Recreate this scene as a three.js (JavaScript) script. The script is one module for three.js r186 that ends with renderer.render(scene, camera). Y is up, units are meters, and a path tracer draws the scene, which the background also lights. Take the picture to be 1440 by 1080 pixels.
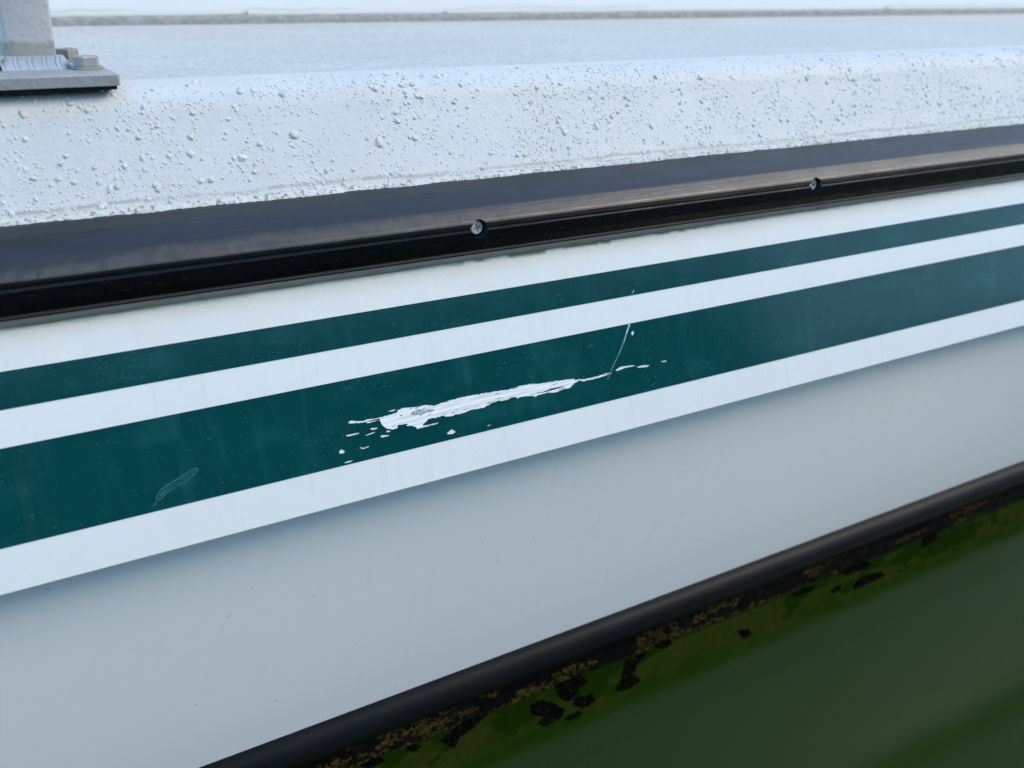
import * as THREE from 'three';
import { mergeGeometries, toCreasedNormals } from 'three/addons/utils/BufferGeometryUtils.js';
import { Brush, Evaluator, SUBTRACTION } from 'three-bvh-csg';

// ---------------------------------------------------------------- camera
// World: x runs along the boat, y is up with the water surface at 0, z points from the boat to the quay.
const EYE = 0.584 * 0.935;
const F = 1432;                                                    // focal length in pixels of the 1440 x 1080 photograph
const AX = new THREE.Vector3(0.84983, 0.02040, 0.52666), AU = new THREE.Vector3(0.18717, 0.92244, -0.33775), AF = new THREE.Vector3(0.49270, -0.38561, -0.78010);
const camera = new THREE.PerspectiveCamera(2 * Math.atan(540 / F) * 180 / Math.PI, 4 / 3, 0.02, 200);
camera.position.set(0, EYE, 0);
camera.quaternion.setFromRotationMatrix(new THREE.Matrix4().makeBasis(AX, AU, AF.clone().negate()));
camera.focus = 0.60;
camera.userData.fStop = 9;
camera.updateMatrixWorld();

// ---------------------------------------------------------------- sky, sun, exposure
const scene = new THREE.Scene();
const SUN = new THREE.Vector3(0.671, 0.574, 0.47).normalize();
{
  const w = 256, h = 128, d = new Float32Array(w * h * 4);
  for (let j = 0; j < h; j++) for (let i = 0; i < w; i++) {
    const el = ((j + 0.5) / h - 0.5) * Math.PI, az = ((i + 0.5) / w - 0.5) * 2 * Math.PI;
    const v = new THREE.Vector3(Math.cos(el) * Math.cos(az), Math.sin(el), Math.cos(el) * Math.sin(az));
    const t = Math.pow(Math.max(0, v.y), 0.6), g = Math.pow(Math.max(0, v.dot(SUN)), 6) * 0.12;
    const c = [0.56 * (1 - t) + 0.27 * t + g, 0.94 * (1 - t) + 0.51 * t + g * 0.97, 1.28 * (1 - t) + 0.90 * t + g * 0.92];
    d.set([c[0], c[1], c[2], 1], (j * w + i) * 4);
  }
  const t = new THREE.DataTexture(d, w, h, THREE.RGBAFormat, THREE.FloatType);
  t.mapping = THREE.EquirectangularReflectionMapping; t.magFilter = THREE.LinearFilter; t.needsUpdate = true;
  scene.background = t; scene.environment = t;
}
const sun = new THREE.DirectionalLight(new THREE.Color().setRGB(1, 0.82, 0.60), 1.5);
sun.position.copy(SUN).multiplyScalar(20); sun.castShadow = true; sun.shadow.radius = 40; sun.shadow.mapSize.set(2048, 2048);
Object.assign(sun.shadow.camera, { left: -8, right: 8, top: 8, bottom: -8, near: 1, far: 60 });
scene.add(sun, sun.target);
const EXPOSURE = 1.5;

// ---------------------------------------------------------------- helpers
function rng(seed) { let s = seed >>> 0; return () => { s = (s + 0x6D2B79F5) >>> 0; let t = s; t = Math.imul(t ^ (t >>> 15), t | 1); t ^= t + Math.imul(t ^ (t >>> 7), t | 61); return ((t ^ (t >>> 14)) >>> 0) / 4294967296; }; }
function hash(x, y, s) { let h = Math.imul(x, 374761393) ^ Math.imul(y, 668265263) ^ Math.imul(s, 1274126177); h = Math.imul(h ^ (h >>> 13), 1274126177); return ((h ^ (h >>> 16)) >>> 0) / 4294967296; }
// value noise over (x, y) in cells that repeats after (px, py) cells
function vn(x, y, px, py, s) {
  const i = Math.floor(x), j = Math.floor(y), a = x - i, b = y - j, u = a * a * (3 - 2 * a), v = b * b * (3 - 2 * b), m = (k, n) => ((k % n) + n) % n;
  const i0 = m(i, px), i1 = m(i + 1, px), j0 = m(j, py), j1 = m(j + 1, py);
  return (hash(i0, j0, s) * (1 - u) + hash(i1, j0, s) * u) * (1 - v) + (hash(i0, j1, s) * (1 - u) + hash(i1, j1, s) * u) * v;
}
function fbm(u, v, px, py, s, oct = 4) { let a = 0.5, t = 0, n = 0; for (let k = 0; k < oct; k++) { t += a * vn(u * px, v * py, px, py, s + k * 17); n += a; a *= 0.5; px *= 2; py *= 2; } return t / n; }
const step = (a, b, x) => { const t = Math.min(1, Math.max(0, (x - a) / (b - a))); return t * t * (3 - 2 * t); };
const mix3 = (a, b, t) => [a[0] + (b[0] - a[0]) * t, a[1] + (b[1] - a[1]) * t, a[2] + (b[2] - a[2]) * t];
const enc = (x) => { x = Math.min(1, Math.max(0, x)); return Math.round(255 * (x <= 0.0031308 ? 12.92 * x : 1.055 * Math.pow(x, 1 / 2.4) - 0.055)); };
// colour texture from linear values; covers su x sv metres and repeats (clampV: not across v)
function colorTex(w, h, su, sv, fn, marks, clampV) {
  const c = new Float32Array(w * h * 3);
  for (let j = 0; j < h; j++) for (let i = 0; i < w; i++) { const r = fn((i + 0.5) / w, (j + 0.5) / h); c.set(r, (j * w + i) * 3); }
  if (marks) marks((x, y, col, a) => { i = ((Math.floor(x) % w) + w) % w; const j = clampV ? Math.floor(y) : ((Math.floor(y) % h) + h) % h; var i; if (j < 0 || j >= h) return; const o = (j * w + i) * 3; for (let k = 0; k < 3; k++) c[o + k] += (col[k] - c[o + k]) * a; });
  const d = new Uint8Array(w * h * 4);
  for (let k = 0; k < w * h; k++) { d[k * 4] = enc(c[k * 3]); d[k * 4 + 1] = enc(c[k * 3 + 1]); d[k * 4 + 2] = enc(c[k * 3 + 2]); d[k * 4 + 3] = 255; }
  const t = new THREE.DataTexture(d, w, h); t.colorSpace = THREE.SRGBColorSpace; return done(t, su, sv, clampV);
}
function grayTex(w, h, su, sv, fn) {
  const d = new Uint8Array(w * h * 4);
  for (let j = 0; j < h; j++) for (let i = 0; i < w; i++) { const g = Math.round(255 * Math.min(1, Math.max(0, fn((i + 0.5) / w, (j + 0.5) / h)))); d.set([g, g, g, 255], (j * w + i) * 4); }
  return done(new THREE.DataTexture(d, w, h), su, sv);
}
function done(t, su, sv, clampV) { t.wrapS = THREE.RepeatWrapping; t.wrapT = clampV ? THREE.ClampToEdgeWrapping : THREE.RepeatWrapping; t.magFilter = THREE.LinearFilter; t.minFilter = THREE.LinearMipmapLinearFilter; t.generateMipmaps = true; t.repeat.set(1 / su, 1 / sv); t.needsUpdate = true; return t; }
const rgb = (r, g, b) => new THREE.Color().setRGB(r, g, b);
const std = (o) => new THREE.MeshPhysicalMaterial(o);

// a cross-section point of the boat: angle below the horizon seen from the eye (degrees) and distance from the eye's vertical plane
const T = (deg) => Math.tan(deg * Math.PI / 180);
const at = (hd, drop) => [EYE - drop, -hd];
const low = (hd, drop) => at(hd * 0.935, drop * 0.935);            // the same for the hull below the side panel
// direction of a photograph pixel
function ray(px, py) { return AX.clone().multiplyScalar((px - 720) / F).addScaledVector(AU, -(py - 540) / F).add(AF); }
const EYEP = new THREE.Vector3(0, EYE, 0);
function hitPlane(px, py, p, n) { const d = ray(px, py), t = p.clone().sub(EYEP).dot(n) / d.dot(n); return EYEP.clone().addScaledVector(d, t); }

const X0 = -2.2, X1 = 4.4;                                        // ends of the boat
// sheet swept along x from a cross-section that runs downwards; uv in metres (x, length down the section)
function sweep(section, x0 = X0, x1 = X1, nx = 1, wob) {
  const n = section.length, len = [0];
  for (let k = 1; k < n; k++) len.push(len[k - 1] + Math.hypot(section[k][0] - section[k - 1][0], section[k][1] - section[k - 1][1]));
  const pos = [], uv = [], idx = [];
  for (let i = 0; i <= nx; i++) { const x = x0 + (x1 - x0) * i / nx; for (let k = 0; k < n; k++) { const w = wob ? wob(x, k, len[k]) : [0, 0]; pos.push(x, section[k][0] + w[0], section[k][1] + w[1]); uv.push(x, len[k]); } }
  for (let i = 0; i < nx; i++) for (let k = 0; k < n - 1; k++) { const a = i * n + k, b = a + n; idx.push(a, a + 1, b + 1, a, b + 1, b); }
  const g = new THREE.BufferGeometry();
  g.setAttribute('position', new THREE.Float32BufferAttribute(pos, 3)); g.setAttribute('uv', new THREE.Float32BufferAttribute(uv, 2)); g.setIndex(idx); g.computeVertexNormals();
  return g;
}
function spline(pts, n) { const c = new THREE.CatmullRomCurve3(pts.map((p) => new THREE.Vector3(0, p[0], p[1])), false, 'centripetal'); return c.getPoints(n).map((v) => [v.y, v.z]); }
// straight run split so that long flat sections keep flat normals
function lerpPts(a, b, n) { const r = []; for (let k = 0; k <= n; k++) r.push([a[0] + (b[0] - a[0]) * k / n, a[1] + (b[1] - a[1]) * k / n]); return r; }

const taken = new Map();
function nm(parent, name) { if (parent !== scene) return name; const k = (taken.get(name) ?? -1) + 1; taken.set(name, k); return k ? name + '_' + String(k).padStart(3, '0') : name; }
function obj(name, geo, mat, parent, userData) { const m = new THREE.Mesh(geo, mat); m.name = nm(parent, name); m.castShadow = m.receiveShadow = true; if (userData) Object.assign(m.userData, userData); parent.add(m); return m; }

// ---------------------------------------------------------------- water and surroundings
{
  const bump = grayTex(512, 512, 1.6, 1.6, (u, v) => fbm(u, v, 4, 4, 91, 5));
  const water = std({ color: rgb(0.0120, 0.0340, 0.0012), roughness: 0.14, ior: 1.33, specularIntensity: 1.1, transparent: true, opacity: 0.62, bumpMap: bump, bumpScale: 0.004 });
  const g = new THREE.PlaneGeometry(130, 110); g.rotateX(-Math.PI / 2); g.translate(10, 0, 15);
  const p = g.attributes.position, uv = g.attributes.uv; for (let i = 0; i < p.count; i++) uv.setXY(i, p.getX(i), p.getZ(i));
  obj('water', g, water, scene, { kind: 'structure', label: 'still murky green harbour water beside the hull' });
  const bed = new THREE.PlaneGeometry(130, 110); bed.rotateX(-Math.PI / 2); bed.translate(10, -0.9, 15);
  obj('harbour_bed', bed, std({ color: rgb(0.040, 0.072, 0.008), roughness: 1 }), scene, { kind: 'structure', label: 'dark silt bed under the harbour water' });
}

// ---------------------------------------------------------------- the boat
const boat = new THREE.Group(); boat.name = 'motor_boat'; boat.position.set(1.1, 0, -0.9); scene.add(boat);
boat.userData = { label: 'white boat with two teal stripes, scraped paint and black rubber rub rail', category: 'boat' };

function part(name, geo, mat, parent, userData) {
  const o = obj(name, geo, mat, parent ?? boat, userData);
  if (!parent) o.position.copy(boat.position).negate();
  return o;
}

const GEL = [0.80, 0.775, 0.715];
const gelBump = grayTex(512, 512, 0.12, 0.12, (u, v) => 0.6 * fbm(u, v, 60, 60, 5, 3) + 0.4 * fbm(u, v, 12, 12, 6, 2));

// cabin side and its trim
const DECK = 0.0655, CAB = 1.056;
{
  const m = std({ color: rgb(0.84, 0.83, 0.81), roughness: 0.3, bumpMap: gelBump, bumpScale: 0.0002 });
  const g = new THREE.BoxGeometry(X1 - X0 - 0.6, 0.75, 0.05); g.translate((X0 + X1) / 2, EYE - DECK + 0.375 + 0.006, -CAB - 0.027);
  part('cabin_side', g, m);
  const tm = std({ map: colorTex(1024, 32, 0.9, 0.02, (u, v) => mix3([0.29, 0.275, 0.24], [0.38, 0.37, 0.34], step(0.25, 0.8, fbm(u, v, 160, 6, 31, 4)))), roughness: 0.85 });
  const s = spline([at(CAB, DECK - 0.0085), at(CAB - 0.003, DECK - 0.008), at(CAB - 0.005, DECK - 0.0055), at(CAB - 0.0055, DECK + 0.001)], 10);
  part('cabin_trim', sweep(s, X0 + 0.3, X1 - 0.3, 300, (x, k) => [(vn(x * 25, k * 0.1, 400, 9, 3) - 0.5) * 0.0012, 0]), tm);
  // lighter caulk smeared along parts of the trim's top
  const cm = std({ color: rgb(0.62, 0.62, 0.58), roughness: 0.8 });
  for (const [a, b] of [[0.14, 0.235], [0.345, 0.46], [0.57, 0.86], [1.30, 1.62]]) {
    const c = spline([at(CAB - 0.0005, DECK - 0.0122), at(CAB - 0.003, DECK - 0.011), at(CAB - 0.0035, DECK - 0.008)], 6);
    part('caulk_smear', sweep(c, a, b, 60, (x, k) => [(vn(x * 60, 0, 400, 9, 4) - 0.6) * 0.002 * (k < 3 ? 1 : 0.2), 0]), cm);
  }
}

// deck and its rounded edge
const edgeSection = spline([at(0.602, DECK), at(0.592, DECK + 0.0002), at(0.581, DECK + 0.0014), at(0.5725, DECK + 0.0050), at(0.5680, DECK + 0.0110), at(0.5640, DECK + 0.020), at(0.5570, DECK + 0.036), at(0.5510, DECK + 0.050), at(0.5460, DECK + 0.0615)], 60)
const EDGE = edgeSection.reduce((l, p, k) => k ? l + Math.hypot(p[0] - edgeSection[k - 1][0], p[1] - edgeSection[k - 1][1]) : 0, 0);
{
  const m = std({
    map: colorTex(1024, 1024, 0.42, 0.42, (u, v) => { const k = fbm(u, v, 130, 260, 40, 3), l = fbm(u, v, 5, 9, 41, 4); return mix3([0.44, 0.44, 0.43], [0.63, 0.63, 0.61], 0.5 * step(0.3, 0.65, k) + 0.5 * l); }),
    bumpMap: grayTex(1024, 1024, 0.21, 0.21, (u, v) => fbm(u, v, 70, 70, 44, 4)), bumpScale: 0.0012, roughness: 0.5,
  });
  part('deck', sweep([at(CAB + 0.05, DECK), at(0.602, DECK)]), m);
}
const edgeMat = std({
  map: colorTex(2048, 184, 1.024, 0.092, (u, v) => {
    const s = v * 0.092, n = fbm(u, v, 40, 4, 50, 5), f = fbm(u, v, 400, 32, 51, 3);
    let c = mix3([0.57, 0.565, 0.545], [0.68, 0.67, 0.645], 0.6 * n + 0.4 * f);
    // grimy line just above the sealant
    const d = s - (EDGE - 0.0068 + (fbm(u, 0.5, 30, 1, 52, 4) - 0.5) * 0.003);
    c = mix3(c, [0.30, 0.265, 0.21], 0.7 * Math.exp(-d * d / (2 * 0.0008 ** 2)) * (0.35 + 0.65 * step(0.35, 0.6, fbm(u, v, 220, 20, 53, 3) * 0.6 + 0.4 * n)));
    return c;
  }, null, true),
  bumpMap: grayTex(1024, 1024, 0.1, 0.1, (u, v) => 0.5 * fbm(u, v, 90, 90, 54, 2) + 0.5 * Math.pow(fbm(u, v, 46, 46, 55, 2), 3) * 2), bumpScale: 0.00016, roughness: 0.55,
});
const deckEdge = part('deck_edge', sweep(edgeSection, X0, X1, 1), edgeMat);

// hardened beads of paint on the edge: the largest are pieces of their own
{
  const rand = rng(7), lens = [0]; for (let k = 1; k < edgeSection.length; k++) lens.push(lens[k - 1] + Math.hypot(edgeSection[k][0] - edgeSection[k - 1][0], edgeSection[k][1] - edgeSection[k - 1][1]));
  const L = lens[lens.length - 1];
  const on = (s) => { let k = 1; while (k < lens.length - 1 && lens[k] < s) k++; const t = (s - lens[k - 1]) / (lens[k] - lens[k - 1]), a = edgeSection[k - 1], b = edgeSection[k]; const dy = b[0] - a[0], dz = b[1] - a[1], l = Math.hypot(dy, dz); return { y: a[0] + dy * t, z: a[1] + dz * t, ny: dz / l, nz: -dy / l, ty: dy / l, tz: dz / l }; };
  const shapes = [];
  for (let v = 0; v < 8; v++) {
    const g = new THREE.IcosahedronGeometry(1, 2), p = g.attributes.position, q = new THREE.Vector3();
    for (let i = 0; i < p.count; i++) { q.fromBufferAttribute(p, i); const k = 1 + 0.34 * (vn(q.x * 1.6 + 9, q.y * 1.6 + 9 + q.z * 1.3, 99, 99, v + 3) - 0.5) * 2; q.multiplyScalar(k); if (v % 3 === 1) q.x *= 1 - 0.35 * q.y; p.setXYZ(i, q.x, q.y, q.z); }
    g.deleteAttribute('uv'); shapes.push(toCreasedNormals(g, 2.5));
  }
  const beads = [];
  const density = 170000 * 2.2 * L;
  for (let k = 0; k < density; k++) {
    const x = -0.5 + 2.2 * rand(), s = 0.014 + (L - 0.017) * Math.pow(rand(), 0.9), cl = vn(x * 38 + 50, s * 38, 999, 999, 77) * 0.6 + vn(x * 120 + 90, s * 120, 999, 999, 78) * 0.4;
    if (rand() > step(0.2, 0.75, cl) + 0.12) { rand(); rand(); continue; }
    const u = rand(), big = rand();
    let r = 0.00026 + 0.00050 * Math.pow(u, 1.8);
    const lf = x < 0.45 ? 1 : 0.6; if (big < 0.17) r = 0.0004 + 0.0006 * rand(); if (big < 0.045 * lf) r = 0.0009 + 0.0008 * rand(); if (big < 0.002 * lf) r = 0.0016 + 0.0008 * rand();
    beads.push({ x, s, r, v: Math.floor(rand() * 8), a: (rand() - 0.3) * 1.6, e: 0.75 + 0.35 * rand() + (rand() < 0.22 ? 0.9 * rand() : 0), h: 0.42 + 0.35 * rand() });
  }
  const M = new THREE.Matrix4(), R = new THREE.Matrix4();
  const place = (b) => { const o = on(b.s); M.makeBasis(new THREE.Vector3(1, 0, 0), new THREE.Vector3(0, -o.ty, -o.tz), new THREE.Vector3(0, o.ny, o.nz)); M.setPosition(b.x, o.y + o.ny * b.r * 0.05, o.z + o.nz * b.r * 0.05); R.makeRotationZ(b.a); M.multiply(R); R.makeScale(b.r, b.r * b.e, b.r * b.h); return M.multiply(R).clone(); };
  const inView = (b) => b.x > 0.03 && b.x < 0.86;
  const mats = [std({ color: rgb(0.66, 0.65, 0.61), roughness: 0.5 }), std({ color: rgb(0.61, 0.595, 0.54), roughness: 0.5 }), std({ color: rgb(0.68, 0.67, 0.64), roughness: 0.45 })];
  const large = beads.filter(inView).sort((a, b) => b.r * Math.sqrt(b.e) - a.r * Math.sqrt(a.e)).slice(0, 290), set = new Set(large);
  for (const b of large) { const o = obj('paint_bead', shapes[b.v], mats[b.v % 3], deckEdge); o.applyMatrix4(place(b)); }
  const small = []; for (const b of beads) if (!set.has(b)) { const lo = new THREE.IcosahedronGeometry(1, b.r > 0.0006 ? 1 : 0); lo.deleteAttribute('uv'); small.push(toCreasedNormals(lo, 2.5).applyMatrix4(place(b))); }
  obj('paint_specks', mergeGeometries(small), mats[0], deckEdge, { kind: 'stuff' });
}

// gritty sealant between the edge and the rubber rail
const gritMat = std({
  map: colorTex(2048, 32, 0.7, 0.012, (u, v) => { const a = fbm(u, v, 500, 8, 60, 2), b = fbm(u, v, 30, 2, 61, 3); return mix3(mix3([0.52, 0.50, 0.44], [0.70, 0.69, 0.64], b), [0.20, 0.17, 0.11], step(0.60, 0.74, a) * 0.8); }),
  roughness: 0.9,
});
{
  const s = spline([at(0.5475, 0.1228), at(0.5445, 0.1232), at(0.5425, 0.1246), at(0.5415, 0.1268), at(0.543, 0.1300)], 10);
  part('sealant', sweep(s, -0.6, 2.2, 2600, (x, k) => { const e = Math.sin(Math.PI * k / 10), n = (vn(x * 700, k * 0.9, 4096, 64, 62) - 0.5) * 0.0010 + (vn(x * 60, 3, 4096, 64, 63) - 0.5) * 0.0012; return [n * e, n * e]; }), gritMat);
}

// black rubber rub rail with countersunk screws
const railTop = spline([at(0.5445, 0.1250), at(0.538, 0.1263), at(0.529, 0.1292), at(0.520, 0.1337), at(0.5128, 0.1392), at(0.5090, 0.1440)], 28);
const railLow = spline([at(0.5108, 0.1474), at(0.5092, 0.1479), at(0.5081, 0.1487), at(0.5081, 0.1500), at(0.5088, 0.1550), at(0.5102, 0.1608), at(0.5135, 0.1636)], 24);
const railSection = [...railTop, ...spline([at(0.5090, 0.1440), at(0.5092, 0.1456), at(0.5108, 0.1474)], 5).slice(1), ...railLow.slice(1), at(0.5345, 0.1640), at(0.5445, 0.1640), at(0.5445, 0.1250)];
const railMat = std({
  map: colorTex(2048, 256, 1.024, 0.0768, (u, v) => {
    const s = v * 0.0768, n = fbm(u, v, 24, 6, 70, 5), f = fbm(u, v, 300, 16, 71, 3), st = fbm(u, v, 200, 2, 72, 3);
    let c = mix3([0.006, 0.007, 0.009], [0.015, 0.016, 0.019], 0.5 * n + 0.5 * f);
    // chalky brown wear on the nose of the rail, with ragged edges and vertical rub marks
    const top = 0.0345 + (fbm(u, 0.3, 9, 1, 73, 5) - 0.5) * 0.010 + (st - 0.5) * 0.004, bot = 0.0418 + (fbm(u, 0.7, 40, 1, 74, 3) - 0.5) * 0.0018;
    const w = step(top - 0.0020, top + 0.0032, s) * (1 - step(bot - 0.0012, bot + 0.0008, s));
    c = mix3(c, mix3([0.034, 0.028, 0.024], [0.078, 0.062, 0.050], 0.5 * st + 0.5 * n), w * (0.55 + 0.45 * step(0.3, 0.6, f)));
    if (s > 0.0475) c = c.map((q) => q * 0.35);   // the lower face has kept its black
    c = mix3(c, [0.010, 0.011, 0.013], 0.7 * step(0.64, 0.74, st * 0.6 + n * 0.4) * w);
    return c;
  }, (put) => {
    const r = rng(21);
    for (let k = 0; k < 520; k++) { const x = r() * 2048, s = 0.044 + 0.02 * r(), y = s / 0.0768 * 256, l = 1 + r() * r() * 9, a = (r() - 0.5) * 0.7; for (let i = 0; i < l; i++) put(x + i * Math.cos(a), y + i * Math.sin(a), [0.10, 0.095, 0.09], 0.15 + 0.3 * r()); }
    for (let k = 0; k < 260; k++) { const x = r() * 2048, y = r() * 130, l = 2 + r() * 22; for (let i = 0; i < l; i++) put(x + i, y, [0.05, 0.055, 0.06], 0.5); }
  }),
  roughnessMap: grayTex(1024, 128, 1.024, 0.0768, (u, v) => { const s = v * 0.0768; return (s < 0.0425 ? 0.38 : 0.22) + 0.2 * fbm(u, v, 60, 8, 75, 4) - 0.06; }),
  bumpMap: grayTex(1024, 256, 0.5, 0.0768, (u, v) => 0.6 * fbm(u, v, 30, 90, 76, 3) + 0.4 * fbm(u, v, 160, 20, 77, 2)), bumpScale: 0.00011, roughness: 1, ior: 1.56,
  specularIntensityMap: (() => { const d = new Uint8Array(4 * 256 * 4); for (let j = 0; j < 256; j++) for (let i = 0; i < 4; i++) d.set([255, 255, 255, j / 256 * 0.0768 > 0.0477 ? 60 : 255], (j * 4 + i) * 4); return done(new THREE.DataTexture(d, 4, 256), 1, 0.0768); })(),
});
const railZ = -0.5075, screwAt = [[676, 324], [1150, 260]].map(([a, b]) => hitPlane(a, b, new THREE.Vector3(0, 0, railZ), new THREE.Vector3(0, 0, 1)));
const gap = screwAt[1].x - screwAt[0].x, screwY = (screwAt[0].y + screwAt[1].y) / 2, screwX = []; for (let k = -2; k <= 5; k++) screwX.push(screwAt[0].x + k * gap);
{
  // the swept section is closed at its ends, then the screw holes are bored
  const body = sweep(railSection, -1.4, 3.0, 1).toNonIndexed();
  const sh = new THREE.Shape(railSection.map((p) => new THREE.Vector2(-p[1], p[0])));
  const caps = [-1.4, 3.0].map((x, i) => { let g = new THREE.ShapeGeometry(sh); g.rotateY(Math.PI / 2); g.translate(x, 0, 0); g = g.toNonIndexed(); const p = g.attributes.position, n = g.attributes.normal; for (let k = 0; k < p.count; k++) n.setXYZ(k, i ? 1 : -1, 0, 0); const a = p.array, uvw = g.attributes.uv.array; const c = new THREE.Vector3(a[3] - a[0], a[4] - a[1], a[5] - a[2]).cross(new THREE.Vector3(a[6] - a[0], a[7] - a[1], a[8] - a[2])); if ((c.x > 0) !== !!i) for (let k = 0; k < p.count; k += 3) for (let q = 0; q < 3; q++) { const t = a[k * 3 + 3 + q]; a[k * 3 + 3 + q] = a[k * 3 + 6 + q]; a[k * 3 + 6 + q] = t; } return g; });
  let rail = new Brush(mergeGeometries([toCreasedNormals(body, 0.7), ...caps]));
  rail.updateMatrixWorld();
  const ev = new Evaluator(); ev.attributes = ['position', 'normal', 'uv']; ev.useGroups = false;
  for (const x of screwX) {
    if (x < -1.3 || x > 2.9) continue;
    const c = new THREE.LatheGeometry([[0.0001, -0.0090], [0.0049, -0.0090], [0.0054, -0.004], [0.0055, 0.004], [0.0055, 0.010], [0.0001, 0.010]].map((p) => new THREE.Vector2(...p)), 32); c.rotateX(Math.PI / 2);
    const b = new Brush(c); b.position.set(x, screwY, -0.5075); b.updateMatrixWorld();
    rail = ev.evaluate(rail, b, SUBTRACTION); rail.updateMatrixWorld();
  }
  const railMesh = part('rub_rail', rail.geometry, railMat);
  // pan of a cross-head screw, cross recess cut in
  const head = new Brush(new THREE.LatheGeometry([[0.0001, -0.003], [0.0028, -0.003], [0.0040, -0.0006], [0.00415, 0], [0.0040, 0.00035], [0.0034, 0.0008], [0.0026, 0.0006], [0.0015, 0.0009], [0.0001, 0.00105]].map((p) => new THREE.Vector2(...p)), 36).rotateX(Math.PI / 2));
  head.updateMatrixWorld();
  let h = head;
  for (const a of [0.25, 0.25 + Math.PI / 2]) { const bar = new Brush(new THREE.BoxGeometry(0.0046, 0.0010, 0.003)); bar.rotation.z = a; bar.position.z = 0.0006; bar.updateMatrixWorld(); h = ev.evaluate(h, bar, SUBTRACTION); h.updateMatrixWorld(); }
  const mid = new Brush(new THREE.CylinderGeometry(0.0011, 0.0006, 0.003, 12).rotateX(Math.PI / 2)); mid.position.z = 0.0006; mid.updateMatrixWorld(); h = ev.evaluate(h, mid, SUBTRACTION);
  const hg = toCreasedNormals(h.geometry, 0.5);
  const steel = std({ color: rgb(0.55, 0.56, 0.54), metalness: 0.35, roughnessMap: grayTex(128, 128, 0.01, 0.01, (u, v) => 0.3 + 0.4 * fbm(u, v, 14, 14, 81, 3)), roughness: 1 });
  screwX.forEach((x, i) => { if (x < -1.3 || x > 2.9) return; const o = obj('screw', hg, steel, railMesh); o.position.set(x + 0.0002, screwY, -0.5130); o.rotation.set(-0.06, 0, i * 0.9 - 1.8); });
}
// grey sealant bead under the rail
{
  const s = spline([at(0.513, 0.1637), at(0.5143, 0.1661), at(0.5164, 0.1681), at(0.5185, 0.1690), at(0.5203, 0.1694)], 12);
  const m = std({ map: colorTex(1024, 32, 0.8, 0.014, (u, v) => mix3([0.24, 0.235, 0.21], [0.36, 0.355, 0.33], fbm(u, v, 80, 3, 83, 4))), roughness: 0.8 });
  part('lower_sealant', sweep(s, -1.4, 3.0, 900, (x, k) => [(vn(x * 55, 0, 4096, 8, 84) - 0.5) * 0.0018 * step(4, 12, k) + (vn(x * 240, 0, 4096, 8, 85) - 0.5) * 0.0007 * step(4, 12, k), 0]), m);
}

// striped side panel, leaning outwards to its lower lip
const TILT = 17 * Math.PI / 180, PT = at(0.518, 0.518 * T(18.05)), PD = [-Math.cos(TILT), Math.sin(TILT)], PN = new THREE.Vector3(0, Math.sin(TILT), Math.cos(TILT)), PO = new THREE.Vector3(0, PT[0], PT[1]);
const panelAt = (s, lift = 0) => [PT[0] + PD[0] * s + PN.y * lift, PT[1] + PD[1] * s + PN.z * lift];
const panelS = (px, py) => { const p = hitPlane(px, py, PO, PN).sub(PO); return [p.x, p.y * PD[0] + p.z * PD[1]]; };   // (x, s) of a photograph pixel on the panel
const mean = (a) => a.reduce((x, y) => x + y) / a.length;
const lineS = (pts) => mean(pts.map((p) => panelS(...p)[1]));
const S1T = lineS([[0, 520], [720, 404], [1440, 287]]), S1B = lineS([[0, 573], [720, 446], [1440, 317]]), S2T = lineS([[0, 630], [720, 488], [1440, 345]]), S2B = lineS([[0, 772], [720, 597], [1440, 422]]), SL = lineS([[0, 838], [720, 652], [1440, 458]]);
const panelTop = -0.012;
const mossX = [panelS(640, 362)[0], panelS(985, 318)[0]];
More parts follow.
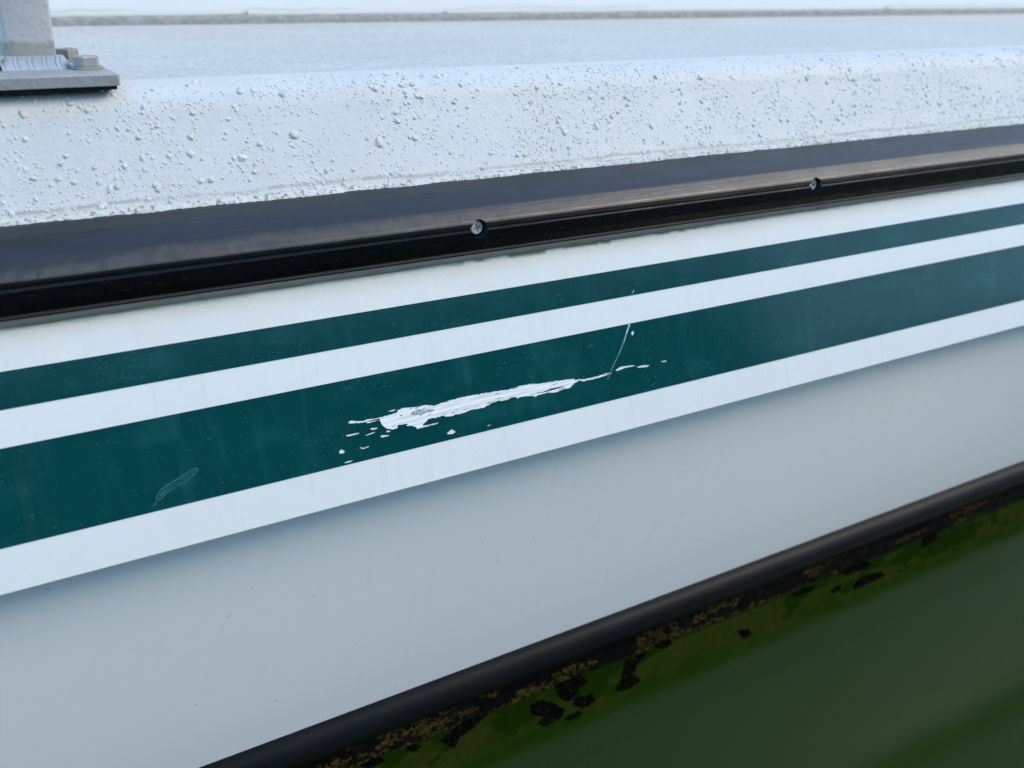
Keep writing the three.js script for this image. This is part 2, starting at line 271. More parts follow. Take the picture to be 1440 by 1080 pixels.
const panelMat = std({
  map: colorTex(2048, 400, 1.024, 0.16, (u, v) => {
    const s = v * 0.16 + panelTop, x = u * 1.024, n = fbm(u, v, 20, 3, 90, 5), f = fbm(u, v, 300, 48, 91, 3), st = fbm(u, v, 110, 1, 92, 4);
    let c = mix3([0.79, 0.78, 0.75], [0.86, 0.85, 0.815], 0.45 * n + 0.25 * f + 0.3 * st);
    // stain and moss hanging from the sealant with a ragged lower edge
    const edge = 0.0012 + 0.0035 * Math.pow(fbm(u, 0.4, 36, 1, 93, 5), 2) + 0.0008 * fbm(u, 0.9, 300, 1, 94, 2);
    const near = Math.max(1 - step(edge * 0.4, edge + 0.0016, s), 0.5 * (1 - step(0.002, 0.006 + 0.010 * fbm(u, 0.6, 22, 1, 96, 4), s)) * (0.5 + f));
    c = mix3(c, [0.60, 0.53, 0.34], 0.6 * near);
    const moss = (0.18 + 0.82 * step(mossX[0] - 0.02, mossX[0] + 0.03, x) * (1 - step(mossX[1] - 0.03, mossX[1] + 0.02, x))) * step(0.36, 0.62, fbm(u, v, 160, 25, 95, 4));
    c = mix3(c, [0.11, 0.10, 0.025], (1 - step(edge * 0.25, edge * 0.8 + 0.0008, s)) * moss * 0.85);
    return c;
  }, (put) => {
    const r = rng(33);
    for (let k = 0; k < 1500; k++) { const x = r() * 2048, y = 34 + r() * 366, a = 0.12 + 0.4 * r() * r(), q = 0.6 + r(); for (let i = 0; i < q; i++) put(x + i * 0.5, y + i, [0.30, 0.27, 0.22], a); }
    for (let k = 0; k < 90; k++) { const x = r() * 2048, y = 30 + r() * 12, l = 2 + r() * r() * 12, a = 0.08 + 0.16 * r(); for (let i = 0; i < l; i++) put(x + (r() - 0.5), y + i, [0.28, 0.24, 0.14], a); }
    for (let k = 0; k < 110; k++) { const x = r() * 2048, y = 40 + r() * 300, l = 30 + r() * 90, a = 0.04 + 0.12 * r(); let d = 0; for (let i = 0; i < l; i++) { d += (r() - 0.5) * 0.5; for (let w = 0; w < 3; w++) put(x + d + w, y + i, [0.55, 0.54, 0.50], a); } }
  }, true),
  bumpMap: gelBump, bumpScale: 0.00004, roughness: 0.28,
});
const lip = spline([panelAt(SL - 0.0025), panelAt(SL - 0.0008, -0.0002), [panelAt(SL)[0] - 0.0002, panelAt(SL)[1] - 0.0016], [panelAt(SL)[0] + 0.0001, panelAt(SL)[1] - 0.004]], 10);
const side = part('hull_side', toCreasedNormals(sweep([panelAt(panelTop), ...lip, [panelAt(SL)[0] + 0.010, -0.512]]), 0.6), panelMat);

// vinyl stripes; the wide one is torn
const jag = rng(55);
const toShape = (pts, rough = 0.00012) => { const q = []; for (let k = 0; k < pts.length; k++) { const a = pts[k], b = pts[(k + 1) % pts.length], l = Math.hypot(b[0] - a[0], b[1] - a[1]), n = Math.max(1, Math.round(l / 0.0009)); for (let i = 0; i < n; i++) { const t = i / n; q.push(new THREE.Vector2(a[0] + (b[0] - a[0]) * t + (jag() - 0.5) * rough * 2, a[1] + (b[1] - a[1]) * t + (jag() - 0.5) * rough * 2)); } } return q; };
const c1 = (l) => l.map(([x, y]) => panelS(450 + x / 6, 480 + y / 6)), c2 = (l) => l.map(([x, y]) => panelS(690 + x / 5.538, 440 + y / 5.538));
const tear = [
  ...c1([[235, 680], [260, 668], [330, 675], [420, 655], [510, 638], [600, 615], [648, 600], [652, 580], [700, 560], [800, 552], [900, 535], [960, 541], [1020, 520], [1100, 495], [1200, 468], [1320, 447]]),
  ...c2([[0, 615], [140, 595], [220, 570], [300, 552], [380, 550], [500, 530], [640, 512], [662, 520], [720, 515], [780, 505], [830, 490], [880, 475], [930, 462], [942, 472], [900, 490], [850, 500], [800, 515], [750, 525], [720, 535], [690, 526], [650, 550], [620, 580], [600, 590], [570, 592], [520, 615], [490, 620], [450, 620], [370, 640], [350, 655], [320, 645], [230, 655], [210, 670], [190, 655], [160, 660], [130, 675], [100, 685], [60, 685], [10, 702]]),
  ...c1([[1380, 560], [1270, 580], [1230, 600], [1150, 620], [1080, 635], [1030, 628], [1000, 640], [940, 650], [915, 655], [870, 703], [866, 712], [930, 700], [1000, 683], [996, 692], [900, 720], [820, 738], [800, 720], [770, 712], [722, 713], [740, 696], [700, 700], [660, 705], [650, 730], [612, 745], [600, 740], [560, 735], [530, 715], [510, 680], [500, 662], [430, 685], [400, 692], [380, 682], [330, 688], [260, 693], [238, 690]]),
];
const chips = [
  c1([[420, 738], [440, 728], [490, 728], [480, 738], [440, 748]]), c1([[218, 790], [240, 785], [330, 768], [332, 778], [260, 798], [222, 802]]), c1([[378, 795], [420, 775], [465, 762], [460, 772], [400, 793]]),
  c1([[505, 798], [530, 788], [590, 790], [570, 801], [520, 812]]), c1([[556, 757], [575, 748], [590, 752], [600, 760], [566, 768]]), c1([[158, 930], [180, 908], [212, 925], [200, 945], [165, 947]]),
  c1([[335, 890], [370, 898], [415, 880], [410, 892], [360, 910], [340, 902]]), c1([[205, 1022], [240, 1008], [280, 1003], [268, 1014], [215, 1028]]), c1([[1070, 775], [1110, 738], [1148, 762], [1120, 780], [1075, 785]]),
  c1([[1410, 710], [1436, 700], [1438, 706], [1416, 716]]), c1([[570, 590], [610, 576], [640, 573], [640, 580], [606, 592]]),
  c2([[1098, 145], [1112, 138], [1118, 155], [1105, 178], [1092, 165]]), c2([[970, 445], [1010, 418], [1110, 405], [1130, 412], [1050, 427], [985, 452]]), c2([[1132, 420], [1190, 405], [1240, 405], [1220, 420], [1150, 427]]), c2([[1325, 376], [1370, 369], [1368, 379], [1335, 384]]),
];
const sliver = c2([[375, 627], [470, 590], [580, 565], [545, 582], [440, 612]]), sliver2 = c1([[675, 628], [685, 620], [695, 622], [688, 630]]), sliver3 = c1([[385, 678], [440, 664], [505, 650], [500, 660], [430, 674]]);
const vinylMap = colorTex(2048, 256, 1.024, 0.08, (u, v) => {
  const n = fbm(u, v, 14, 2, 100, 5), st = fbm(u, v, 150, 2, 101, 4), b = fbm(u, v, 40, 6, 102, 4);
  let c = [0.0010, 0.050, 0.050];
  c = mix3(c, [0.018, 0.115, 0.125], 0.22 * step(0.50, 0.85, st) * step(0.35, 0.7, n) + 0.22 * step(0.50, 0.85, b) + 0.06 * n);
  return c;
}, (put) => {
  const r = rng(66), pale = [0.28, 0.42, 0.42];
  for (let k = 0; k < 1300; k++) { const x = r() * 2048, y = r() * 256, a = 0.10 + 0.30 * r() * r(), l = 1 + 2 * r() * r(); for (let i = 0; i < l; i++) put(x + i, y - i * 0.3, pale, a); }
  for (let k = 0; k < 34; k++) { const x = r() * 2048, y = r() * 256; for (let i = 0; i < 34; i++) put(x + (r() + r() + r() - 1.5) * 34, y + (r() + r() + r() - 1.5) * 26, pale, 0.2 + 0.3 * r()); }
  for (let k = 0; k < 12; k++) { const x = r() * 2048, y = r() * 256, l = 90 + r() * 160, a = 0.008 + 0.016 * r(), w = 4 + r() * 9; let d = 0; for (let i = 0; i < l; i++) { d += (r() - 0.5) * 0.5; for (let q = 0; q < w; q++) put(x + d + q, y + i, pale, a * Math.sin(Math.PI * i / l)); } }
  for (let k = 0; k < 14; k++) { const x = r() * 2048, y = r() * 256, l = 3 + r() * 9, a = (r() - 0.5) * 1.2; for (let i = 0; i < l; i++) put(x + i * Math.cos(a), y + i * Math.sin(a), pale, 0.3); }
});
const vinyl = std({ map: vinylMap, roughness: 0.14, specularIntensity: 0.6, bumpMap: gelBump, bumpScale: 0.00002 });
// (x, s) sheet -> thin solid lying on the panel
function onPanel(shape, depth, lift) {
  const g = new THREE.ExtrudeGeometry(shape, { depth, bevelEnabled: false });
  const p = g.attributes.position, uv = g.attributes.uv;
  for (let i = 0; i < p.count; i++) { const x = p.getX(i), s = p.getY(i), w = panelAt(s, lift + p.getZ(i)); uv.setXY(i, x, s); p.setXYZ(i, x, w[0], w[1]); }
  // the (x, s) frame is left-handed on the panel: turn the faces
  const a = g.index ? null : p.array; if (a) for (let k = 0; k < p.count; k += 3) for (let q = 0; q < 3; q++) { let t = a[k * 3 + 3 + q]; a[k * 3 + 3 + q] = a[k * 3 + 6 + q]; a[k * 3 + 6 + q] = t; if (q < 2) { const ua = uv.array; t = ua[k * 2 + 2 + q]; ua[k * 2 + 2 + q] = ua[k * 2 + 4 + q]; ua[k * 2 + 4 + q] = t; } }
  g.computeVertexNormals(); return g;
}
const band = (a, b) => new THREE.Shape([[X0 + 0.02, a], [X1 - 0.02, a], [X1 - 0.02, b], [X0 + 0.02, b]].map((p) => new THREE.Vector2(...p)));
obj('stripe', onPanel(band(S1T, S1B), 0.00022, 0.00008), vinyl, side, { label: 'narrow teal stripe' });
{
  const sh = band(S2T, S2B), holes = [toShape(tear, 0.00022), ...chips.map((c) => toShape(c, 0.00006))];
  for (const h of holes) sh.holes.push(new THREE.Path(h));
  const inTear = (p) => { let c = false; for (let i = 0, j = tear.length - 1; i < tear.length; j = i++) { const a = tear[i], b = tear[j]; if ((a[1] > p[1]) !== (b[1] > p[1]) && p[0] < (b[0] - a[0]) * (p[1] - a[1]) / (b[1] - a[1]) + a[0]) c = !c; } return c; };
  const threads = [], rt = rng(404), bx = [Math.min(...tear.map((p) => p[0])), Math.max(...tear.map((p) => p[0]))], by = [Math.min(...tear.map((p) => p[1])), Math.max(...tear.map((p) => p[1]))] , slope = -0.075;
  for (let k = 0; k < 900 && threads.length < 46; k++) { const x = bx[0] + (bx[1] - bx[0]) * rt(), y = by[0] + (by[1] - by[0]) * rt(), l = 0.0015 + 0.006 * rt() * rt(), w = 0.00008 + 0.00016 * rt(), e = [x + l, y + l * slope]; if (!inTear([x, y]) || !inTear(e)) continue; const near = !inTear([x, y + 0.0016]) || !inTear([x, y - 0.0012]); if (!near && rt() > 0.15) continue; threads.push([[x, y], [x + l * 0.5, y + l * slope * 0.5 - w], e, [x + l * 0.5, y + l * slope * 0.5 + w]]); }
  const geos = [...threads.map((t) => onPanel(new THREE.Shape(t.map((p) => new THREE.Vector2(...p))), 0.00012, 0.00008)), onPanel(sh, 0.00024, 0.00008), ...[sliver, sliver2, sliver3].map((s) => onPanel(new THREE.Shape(toShape(s, 0.00005)), 0.0002, 0.00010))];
  obj('stripe', mergeGeometries(geos), vinyl, side, { label: 'wide teal stripe with a torn scrape' });
  const raw = std({ map: colorTex(512, 128, 0.16, 0.03, (u, v) => { const f = fbm(u, v, 12, 40, 110, 4); return mix3([0.72, 0.71, 0.69], [0.88, 0.87, 0.84], step(0.25, 0.65, f)); }), bumpMap: grayTex(512, 128, 0.16, 0.03, (u, v) => fbm(u, v, 10, 40, 110, 4)), bumpScale: 0.0003, roughness: 0.6 });
  obj('scraped_patch', onPanel(new THREE.Shape(toShape(tear, 0)), 0.00003, 0.00003), raw, side, { label: 'white scrape through the teal stripe' });
  const grey = std({ map: colorTex(256, 128, 0.012, 0.006, (u, v) => mix3([0.24, 0.25, 0.26], [0.46, 0.47, 0.48], step(0.3, 0.7, fbm(u, v, 14, 8, 111, 3)))), roughness: 0.8 });
  const g = c1([[755, 612], [790, 590], [830, 572], [880, 580], [920, 572], [965, 568], [955, 590], [935, 600], [900, 600], [850, 625], [820, 615], [790, 622]]);
  obj('grey_abrasion', onPanel(new THREE.Shape(toShape(g, 0.0002)), 0.00004, 0.00008), grey, side, { label: 'grey rubbed spot inside the scrape' });
}
// thin ridges of lifted film: the crease above the scrape and the peeled flake
function ridge(px, r0, r1) {
  const pts = px.map(([a, b]) => { const [x, s] = panelS(a, b), w = panelAt(s, 0.00034); return new THREE.Vector3(x, w[0], w[1]); });
  const c = new THREE.CatmullRomCurve3(pts), n = pts.length * 5, g = new THREE.TubeGeometry(c, n, 1, 6), p = g.attributes.position, q = new THREE.Vector3();
  for (let i = 0; i <= n; i++) { c.getPointAt(i / n, q); const r = (r0 + (r1 - r0) * i / n) * (0.7 + 0.6 * hash(i, 3, 9)); for (let k = 0; k <= 6; k++) { const o = i * 7 + k; p.setXYZ(o, q.x + (p.getX(o) - q.x) * r, q.y + (p.getY(o) - q.y) * r, q.z + (p.getZ(o) - q.z) * r * 0.6); } }
  g.computeVertexNormals(); return g;
}
const film = std({ color: rgb(0.50, 0.58, 0.58), roughness: 0.6 }), paleFilm = std({ color: rgb(0.11, 0.25, 0.27), roughness: 0.5 });
obj('film_crease', mergeGeometries([ridge([[884.5, 456], [881, 467], [877, 480]], 0.0008, 0.0004), ridge([[891, 408], [888.5, 413]], 0.0004, 0.0002)]), film, side);
obj('film_crease', ridge([[877, 480], [871, 495], [863, 512], [857, 526], [854, 533]], 0.0007, 0.0002), paleFilm, side);
{
  const f = (l) => l.map(([x, y]) => [x / 4, 540 + y / 4]);
  obj('flake_film', onPanel(new THREE.Shape(f([[1112, 482], [1100, 474], [950, 562], [900, 602], [882, 640], [890, 653], [905, 646], [940, 614], [1000, 575], [1080, 522]]).map(([a, b]) => new THREE.Vector2(...panelS(a, b)))), 0.00004, 0.00033), std({ color: rgb(0.006, 0.078, 0.080), roughness: 0.3, specularIntensity: 0.6 }), side);
  obj('peeled_flake', mergeGeometries([
    ridge(f([[1080, 520], [1112, 482], [1100, 472], [1020, 520], [950, 562]]), 0.00012, 0.00014), ridge(f([[950, 562], [900, 600], [880, 640], [886, 655], [905, 648], [940, 612], [980, 588]]), 0.00015, 0.00008),
    ridge(f([[905, 625], [930, 600], [950, 585]]), 0.0002, 0.00008), ridge(f([[1075, 525], [1040, 552], [1000, 570]]), 0.00008, 0.00012), ridge(f([[880, 662], [865, 685], [850, 700]]), 0.0002, 0.00006)]), paleFilm, side, { label: 'thin lifted flake of film' });
}

// lower hull, rubber chine strip, fouled band at the water, hull under water
{
  const m = std({
    map: colorTex(1024, 256, 1.1, 0.28, (u, v) => { const n = fbm(u, v, 8, 3, 120, 5), f = fbm(u, v, 200, 60, 121, 2); return mix3([0.83, 0.82, 0.80], [0.87, 0.86, 0.84], 0.6 * n + 0.4 * f); }, (put) => { const r = rng(9); for (let k = 0; k < 40; k++) { const x = r() * 1024, y = r() * 200, l = 20 + r() * 60, a = 0.02 + 0.05 * r(); let d = 0; for (let i = 0; i < l; i++) { d += (r() - 0.5) * 0.4; for (let w = 0; w < 3; w++) put(x + d + w, y + i, [0.58, 0.57, 0.50], a); } } for (let k = 0; k < 120; k++) { const x = r() * 1024, y = r() * 256; put(x, y, [0.2, 0.18, 0.15], 0.6 * r()); if (r() < 0.3) put(x + 1, y, [0.2, 0.18, 0.15], 0.4 * r()); } }, true),
    roughness: 0.25, bumpMap: gelBump, bumpScale: 0.00003,
  });
  const s = spline([low(0.536, 0.290), low(0.541, 0.330), low(0.556, 0.410), low(0.573, 0.490), low(0.587, 0.545)], 24);
  part('lower_hull', sweep(s), m);
  const rm = std({ map: colorTex(1024, 64, 0.9, 0.05, (u, v) => mix3([0.003, 0.004, 0.005], [0.008, 0.009, 0.010], fbm(u, v, 30, 4, 130, 5))), specularIntensity: 0.24, roughness: 0.45, bumpMap: gelBump, bumpScale: 0.0002 });
  part('chine_strip', sweep([...spline([low(0.588, 0.5280), low(0.583, 0.5288), low(0.5765, 0.5330), low(0.5725, 0.5400), low(0.5718, 0.5465), low(0.5740, 0.5535), low(0.5790, 0.5590), low(0.588, 0.5600)], 26)]), rm);
  const bm = std({
    map: colorTex(2048, 256, 1.3, 0.13, (u, v) => {
      const sfc = v * 0.13 - 0.028, n = fbm(u, v, 40, 5, 140, 5), f = fbm(u, v, 220, 22, 141, 3), big = fbm(u, v, 17, 3, 142, 3);
      const black = [0.0016, 0.0018, 0.0016];
      if (sfc < 0.0015) return mix3(black, [0.012, 0.010, 0.007], 0.6 * step(0.5, 0.75, f));
      const olive = mix3([0.07, 0.048, 0.012], [0.16, 0.105, 0.030], 0.6 * f + 0.4 * n), green = mix3([0.012, 0.040, 0.002], [0.018, 0.055, 0.003], n);
      const low = 0.030 + (n - 0.5) * 0.03, bare = step(0.50, 0.55, n * 0.55 + big * 0.45) * (1 - step(0.022, 0.036, sfc + (f - 0.5) * 0.02));
      return mix3(mix3(olive, green, step(low - 0.006, low + 0.012, sfc)), black, bare);
    }, null, true),
    roughness: 0.9, specularIntensity: 0.15, bumpMap: grayTex(512, 128, 0.2, 0.05, (u, v) => fbm(u, v, 60, 15, 143, 4)), bumpScale: 0.001,
  });
  const fb = part('waterline_band', sweep([low(0.5845, 0.556), low(0.5835, 0.584), low(0.582, 0.640), low(0.584, 0.686)]), bm);
  part('hull_bottom', sweep([low(0.584, 0.684), low(0.66, 0.74), low(1.9, 0.86)]), std({ color: rgb(0.020, 0.050, 0.004), roughness: 0.9 }));
  // dried weed crusts clinging between the strip and the water
  const r = rng(12), lumps = [], cols = [[0.044, 0.029, 0.005], [0.024, 0.018, 0.004], [0.058, 0.038, 0.009], [0.012, 0.013, 0.002]];
  const base = new THREE.IcosahedronGeometry(1, 1); base.deleteAttribute('uv');
  for (let k = 0; k < 9000; k++) {
    const x = -0.3 + 1.9 * r(), q = r(), d = 0.5635 + 0.0225 * q, cl = vn(x * 24 + 70, q * 1.6, 999, 9, 201) * 0.5 + vn(x * 75 + 70, q * 4, 999, 19, 202) * 0.5, thin = x > 0.5 ? 0.07 : 0;
    if (cl < 0.53 + thin) { r(); r(); r(); continue; }
    const g = base.clone(), s = 0.0006 + 0.0013 * r() * r(), tone = vn(x * 130, q * 6, 999, 19, 203) * 3.2 + r() * 0.6, c = mix3(cols[Math.min(3, Math.floor(tone))], cols[Math.floor(r() * 4)], 0.3);
    const p = g.attributes.position; for (let i = 0; i < p.count; i++) { const m = 0.65 + 0.7 * hash(Math.round(p.getX(i) * 50), Math.round(p.getY(i) * 50 + p.getZ(i) * 31), k); p.setXYZ(i, p.getX(i) * m, p.getY(i) * m, p.getZ(i) * m); }
    g.scale(s * (1 + 1.6 * r()), s * (0.8 + 0.6 * r()), s * 0.45); g.rotateZ((r() - 0.5) * 2.4); g.translate(x, EYE - d * 0.935, -0.5837 * 0.935);
    const col = new Float32Array(g.attributes.position.count * 3); for (let i = 0; i < col.length; i++) col[i] = c[i % 3]; g.setAttribute('color', new THREE.BufferAttribute(col, 3)); lumps.push(g);
  }
  obj('dried_weed', mergeGeometries(lumps), std({ vertexColors: true, roughness: 1, specularIntensity: 0.1 }), fb, { kind: 'stuff' });
  // dark weed lying on the water against the hull
  const wm = std({ map: colorTex(256, 256, 0.05, 0.05, (u, v) => mix3([0.0012, 0.0016, 0.0014], [0.010, 0.011, 0.004], step(0.5, 0.8, fbm(u, v, 30, 30, 230, 4)))), roughness: 1, specularIntensity: 0.04 });
  const c6 = (l) => l.map(([x, y]) => [720 + x / 4, 810 + y / 4]), c7 = (l) => l.map(([x, y]) => [1080 + x / 4, 630 + y / 4]), c5 = (l) => l.map(([x, y]) => [360 + x / 4, 810 + y / 4]);
  const jw = rng(77);
  for (const pl of [
    c6([[290, 560], [370, 540], [420, 590], [370, 640], [350, 690], [310, 700], [270, 670], [250, 600]]), c6([[170, 700], [240, 720], [300, 760], [260, 800], [200, 840], [150, 830], [190, 790], [120, 770], [110, 730]]),
    c6([[630, 540], [650, 470], [760, 430], [700, 490], [680, 560], [720, 580], [690, 610], [640, 640], [590, 640], [620, 590]]), c6([[300, 800], [380, 760], [390, 780], [330, 810]]), c6([[800, 390], [880, 350], [900, 380], [850, 400]]),
    c6([[1280, 310], [1330, 300], [1345, 325], [1300, 345]]), c6([[360, 690], [450, 670], [460, 700], [400, 740], [350, 720]]), c7([[480, 790], [510, 740], [570, 710], [640, 700], [650, 715], [560, 760], [500, 785]]),
    c7([[360, 800], [400, 770], [410, 790], [370, 815]]), c7([[420, 700], [480, 660], [570, 640], [580, 660], [500, 690], [440, 710]]), c7([[880, 510], [940, 480], [960, 500], [900, 540], [880, 555]]), c7([[130, 830], [200, 790], [260, 780], [240, 800], [170, 830]]),
    c5([[1050, 920], [1130, 850], [1220, 790], [1300, 770], [1230, 840], [1150, 900], [1110, 960]]), c5([[850, 960], [900, 950], [930, 960], [880, 990]]), c5([[600, 1060], [690, 1020], [720, 1035], [640, 1080]]),
  ]) {
    const w = pl.map(([a, b]) => hitPlane(a, b, new THREE.Vector3(0, 0.001, 0), new THREE.Vector3(0, 1, 0))), q = [];
    for (let k = 0; k < w.length; k++) { const a = w[k], b = w[(k + 1) % w.length], n = Math.max(2, Math.round(a.distanceTo(b) / 0.0016)); for (let i = 0; i < n; i++) q.push(new THREE.Vector2(a.x + (b.x - a.x) * i / n + (jw() - 0.5) * 0.0016, -(a.z + (b.z - a.z) * i / n) + (jw() - 0.5) * 0.0016)); }
    const g = new THREE.ExtrudeGeometry(new THREE.Shape(q), { depth: 0.0004, bevelSize: 0.0006, bevelThickness: 0.0005, bevelSegments: 2 }); g.rotateX(-Math.PI / 2); g.translate(0, 0.0006, 0);
    obj('weed_patch', g, wm, fb);
  }
  // ends of the hull
  const cs = [at(1.9, DECK + 0.004), at(0.602, DECK + 0.004), at(0.560, DECK + 0.02), at(0.5445, 0.127), at(0.525, 0.172), panelAt(SL - 0.003, -0.002), low(0.545, 0.31), low(0.59, 0.55), low(0.59, 0.68), low(0.67, 0.74), low(1.9, 0.855)];
  for (const x of [X0, X1]) { const g = new THREE.ExtrudeGeometry(new THREE.Shape(cs.map((p) => new THREE.Vector2(p[1], p[0]))), { depth: 0.01, bevelEnabled: false }); g.rotateY(-Math.PI / 2); g.translate(x + (x < 0 ? 0.01 : 0), 0, 0); part('end_panel', g, std({ color: rgb(...GEL), roughness: 0.3 })); }
}

// ---------------------------------------------------------------- railing post bolted to the deck edge
{
  const post = new THREE.Group(); post.name = 'railing_post'; boat.add(post); post.position.copy(boat.position).negate();
  post.userData = { label: 'grey metal railing post welded to a bolted base plate' };
  const plateTop = EYE - 0.565 * T(5.93), plateBot = EYE - 0.565 * T(6.5), zf = -0.565;
  const onTop = (px, py, y = plateTop) => hitPlane(px, py, new THREE.Vector3(0, y, 0), new THREE.Vector3(0, 1, 0));
  const xr = hitPlane(167, 103, new THREE.Vector3(0, 0, zf), new THREE.Vector3(0, 0, 1)).x;
  const postF = onTop(80, 97).z - 0.004;
  const px0 = hitPlane(8, 85, new THREE.Vector3(0, 0, postF), new THREE.Vector3(0, 0, 1)).x, px1 = hitPlane(80.5, 80, new THREE.Vector3(0, 0, postF), new THREE.Vector3(0, 0, 1)).x;
  const alu = (seed, a, b) => colorTex(512, 512, 0.1, 0.1, (u, v) => { const n = fbm(u, v, 6, 6, seed, 5), g = fbm(u, v, 60, 8, seed + 5, 3); return mix3(a, b, 0.5 * n + 0.5 * g); });
  const metal = (map, ro = 0.55, me = 0.55) => std({ map, roughness: ro, metalness: me, bumpMap: gelBump, bumpScale: 0.0003 });
  const plateM = metal(alu(150, [0.34, 0.335, 0.325], [0.50, 0.49, 0.475]));
  const pw = 0.075, sh = new THREE.Shape([[xr - pw - 0.012, zf], [xr - 0.001, zf], [xr, zf - 0.001], [xr, zf - 0.105], [xr - pw - 0.012, zf - 0.105]].map((p) => new THREE.Vector2(p[0], -p[1])));
  const pg = new THREE.ExtrudeGeometry(sh, { depth: plateTop - plateBot - 0.0008, bevelSize: 0.0004, bevelThickness: 0.0004, bevelSegments: 2 }); pg.rotateX(-Math.PI / 2); pg.translate(0, plateBot + 0.0004, 0);
  obj('base_plate', pg, plateM, post);
  const gk = new THREE.BoxGeometry(pw + 0.010, 0.0022, 0.100); gk.translate(xr - pw / 2 - 0.006, plateBot - 0.0010, zf - 0.053);
  obj('gasket', gk, std({ map: colorTex(256, 16, 0.06, 0.01, (u, v) => mix3([0.012, 0.010, 0.007], [0.09, 0.07, 0.045], step(0.5, 0.8, fbm(u, v, 40, 3, 155, 3)))), roughness: 0.95 }), post);
  // square tube with rounded corners; a grimy tide mark above the weld
  const w = px1 - px0, r = 0.0025, ts = new THREE.Shape(); ts.moveTo(r, 0); ts.lineTo(w - r, 0); ts.quadraticCurveTo(w, 0, w, r); ts.lineTo(w, w - r); ts.quadraticCurveTo(w, w, w - r, w); ts.lineTo(r, w); ts.quadraticCurveTo(0, w, 0, w - r); ts.lineTo(0, r); ts.quadraticCurveTo(0, 0, r, 0);
  const H = 0.55, tg = new THREE.ExtrudeGeometry(ts, { depth: H, bevelEnabled: false, curveSegments: 6 }); tg.rotateX(-Math.PI / 2); tg.translate(px0, plateTop, postF);
  const tp = tg.attributes.position, tu = tg.attributes.uv; for (let i = 0; i < tp.count; i++) tu.setXY(i, tp.getX(i) + tp.getZ(i), tp.getY(i) - plateTop);
  const tubeMap = colorTex(512, 512, 0.08, 0.6, (u, v) => { const y = v * 0.6, n = fbm(u, v, 6, 30, 160, 4), g = fbm(u, v, 70, 60, 161, 3); let c = mix3([0.48, 0.47, 0.47], [0.60, 0.59, 0.58], 0.5 * n + 0.5 * g); const e = 0.0135 + 0.002 * (fbm(u, 0.2, 12, 1, 162, 4) - 0.5); return mix3(c, mix3([0.27, 0.26, 0.23], [0.40, 0.39, 0.34], fbm(u, v, 40, 160, 163, 3)), 0.85 * (1 - step(e - 0.001, e + 0.001, y))); }, null, true);
  obj('post_tube', toCreasedNormals(tg, 0.5), metal(tubeMap, 0.5, 0.35), post);
  // fillet weld: overlapping crescents along the front and the side
  const weldM = metal(alu(170, [0.32, 0.34, 0.36], [0.46, 0.48, 0.50]), 0.55, 0.5);
  const bead = (n, len, taper) => { const pos = [], idx = [], m = 8; for (let i = 0; i <= n; i++) { const x = i / n * len, tp2 = taper ? 1 - 0.75 * step(0.86, 1, i / n) : 1; for (let k = 0; k <= m; k++) { const t = k / m, bow = Math.sin(Math.PI * t) * 0.0016, ph = ((x + bow + 0.0007 * Math.sin(x * 900)) / 0.0034) % 1, rip = (0.00022 + 0.0002 * hash(Math.floor((x + bow) / 0.0034), 1, 5)) * (1 - ph) * Math.sin(Math.PI * (0.1 + 0.85 * t)); const a = 0.0072 * tp2; pos.push(x, a * (1 - t) + rip * 0.6 - 0.0004, a * Math.pow(t, 1.1) + 0.0007 * Math.sin(Math.PI * t) + rip - 0.0004); } } for (let i = 0; i < n; i++) for (let k = 0; k < m; k++) { const a = i * (m + 1) + k, b = a + m + 1; idx.push(a, a + 1, b + 1, a, b + 1, b); } const g = new THREE.BufferGeometry(); g.setAttribute('position', new THREE.Float32BufferAttribute(pos, 3)); g.setIndex(idx); g.setAttribute('uv', new THREE.Float32BufferAttribute(pos.flatMap((_, i) => i % 3 === 0 ? [pos[i], pos[i + 1]] : []), 2)); g.computeVertexNormals(); return g; };
  const f = bead(260, w + 0.010, true); f.translate(px0 - 0.003, plateTop, postF);
  const l = bead(240, w + 0.004, false); l.rotateY(-Math.PI / 2); l.translate(px0, plateTop, postF - w);
  obj('weld', mergeGeometries([f, l]), weldM, post);
  // hexagon bolts on washers
  const boltM = metal(alu(180, [0.30, 0.29, 0.25], [0.50, 0.49, 0.45]), 0.5, 0.6);
  for (const [px, py, tone, rot] of [[122, 96.5, 0, 0.15], [95.5, 85, 1, 0.45]]) {
    const c = onTop(px, py), hs = new THREE.Shape(); for (let k = 0; k < 6; k++) hs[k ? 'lineTo' : 'moveTo'](0.0062 * Math.cos(k * Math.PI / 3 + rot), 0.0062 * Math.sin(k * Math.PI / 3 + rot));
    const hg = new THREE.ExtrudeGeometry(hs, { depth: 0.0044, bevelSize: 0.0005, bevelThickness: 0.0005, bevelSegments: 2 }); hg.rotateX(-Math.PI / 2); hg.translate(c.x, plateTop + 0.0016, c.z);
    obj('bolt', hg, tone ? metal(alu(186, [0.23, 0.22, 0.185], [0.39, 0.375, 0.33]), 0.6, 0.5) : boltM, post);
    const wg = new THREE.LatheGeometry([[0.0001, 0.0012], [0.0080, 0.0012], [0.0083, 0.0009], [0.0083, 0]].map((q) => new THREE.Vector2(...q)), 36); wg.translate(c.x, plateTop + 0.0001, c.z);
    obj('washer', wg, boltM, post);
  }
}

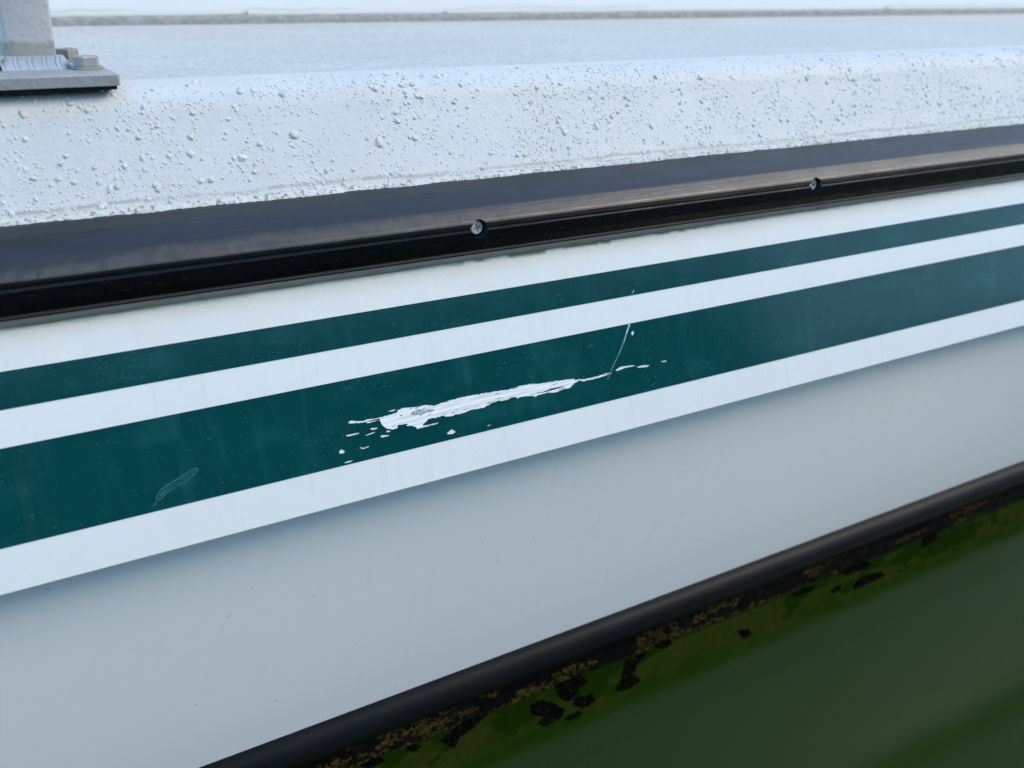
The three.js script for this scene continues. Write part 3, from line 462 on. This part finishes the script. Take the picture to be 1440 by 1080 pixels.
// ---------------------------------------------------------------- what the glossy side mirrors: quay, boathouse, far wooded bank
{
  const q = new THREE.BoxGeometry(60, 1.4, 30); q.translate(-17.5, -0.35, 23.6);
  obj('quay', q, std({ map: colorTex(256, 256, 2, 2, (u, v) => mix3([0.16, 0.155, 0.14], [0.26, 0.25, 0.23], fbm(u, v, 20, 20, 190, 5))), roughness: 0.95 }), scene, { kind: 'structure', label: 'concrete quay across the water from the boat' });
  const h = new THREE.Group(); h.name = 'boathouse'; h.position.set(0.6, 0.35, 12.6); scene.add(h); h.userData = { label: 'dark timber boathouse on the quay facing the boat', category: 'building' };
  const wood = std({ map: colorTex(256, 256, 0.8, 2.4, (u, v) => mix3([0.020, 0.022, 0.020], [0.05, 0.048, 0.042], fbm(u, v, 30, 3, 195, 5))), roughness: 0.9 });
  const wg = new THREE.BoxGeometry(21.6, 2.3, 3.6); wg.translate(0, 1.15, 0); obj('wall', wg, wood, h);
  const rs = new THREE.Shape([[-2.1, 2.25], [0, 3.3], [2.1, 2.25], [2.1, 2.38], [0, 3.45], [-2.1, 2.38]].map((p) => new THREE.Vector2(...p)));
  const rg = new THREE.ExtrudeGeometry(rs, { depth: 22.2, bevelEnabled: false }); rg.rotateY(Math.PI / 2); rg.translate(-11.1, 0, 0); obj('roof', rg, std({ color: rgb(0.06, 0.06, 0.06), roughness: 0.8 }), h);
  const dg = new THREE.BoxGeometry(3, 1.9, 0.08); dg.translate(2, 0.96, -1.85); obj('door', dg, std({ color: rgb(0.03, 0.045, 0.04), roughness: 0.7 }), h);
  const pos = [], idx = [], N = 160, K = 6; // bank that rises from the far shore with an uneven wooded top
  for (let i = 0; i <= N; i++) { const x = -40 + 120 * i / N, t = 3.0 + 2.6 * fbm(i / N, 0.3, 24, 1, 205, 4); for (let k = 0; k <= K; k++) { const a = k / K; pos.push(x + (hash(i, k, 7) - 0.5) * 0.5, -0.2 + t * Math.pow(a, 0.6) + (hash(i, k, 8) - 0.5) * 0.3 * a, 44 + a * 5 + (hash(i, k, 9) - 0.5) * 0.9 - Math.max(0, x - 20) * 0.15); } }
  for (let i = 0; i < N; i++) for (let k = 0; k < K; k++) { const a = i * (K + 1) + k, b = a + K + 1; idx.push(a, b + 1, a + 1, a, b, b + 1); }
  const g = new THREE.BufferGeometry(); g.setAttribute('position', new THREE.Float32BufferAttribute(pos, 3)); g.setIndex(idx); g.computeVertexNormals();
  obj('wooded_bank', g, std({ color: rgb(0.03, 0.05, 0.02), roughness: 1, side: THREE.DoubleSide }), scene, { kind: 'structure', label: 'dark wooded bank on the far shore' });
}

const renderer = new THREE.WebGLRenderer({ antialias: true });
renderer.setSize(1024, 768);
renderer.toneMapping = THREE.LinearToneMapping; renderer.toneMappingExposure = EXPOSURE;
renderer.shadowMap.enabled = true; renderer.shadowMap.type = THREE.PCFSoftShadowMap;
renderer.render(scene, camera);
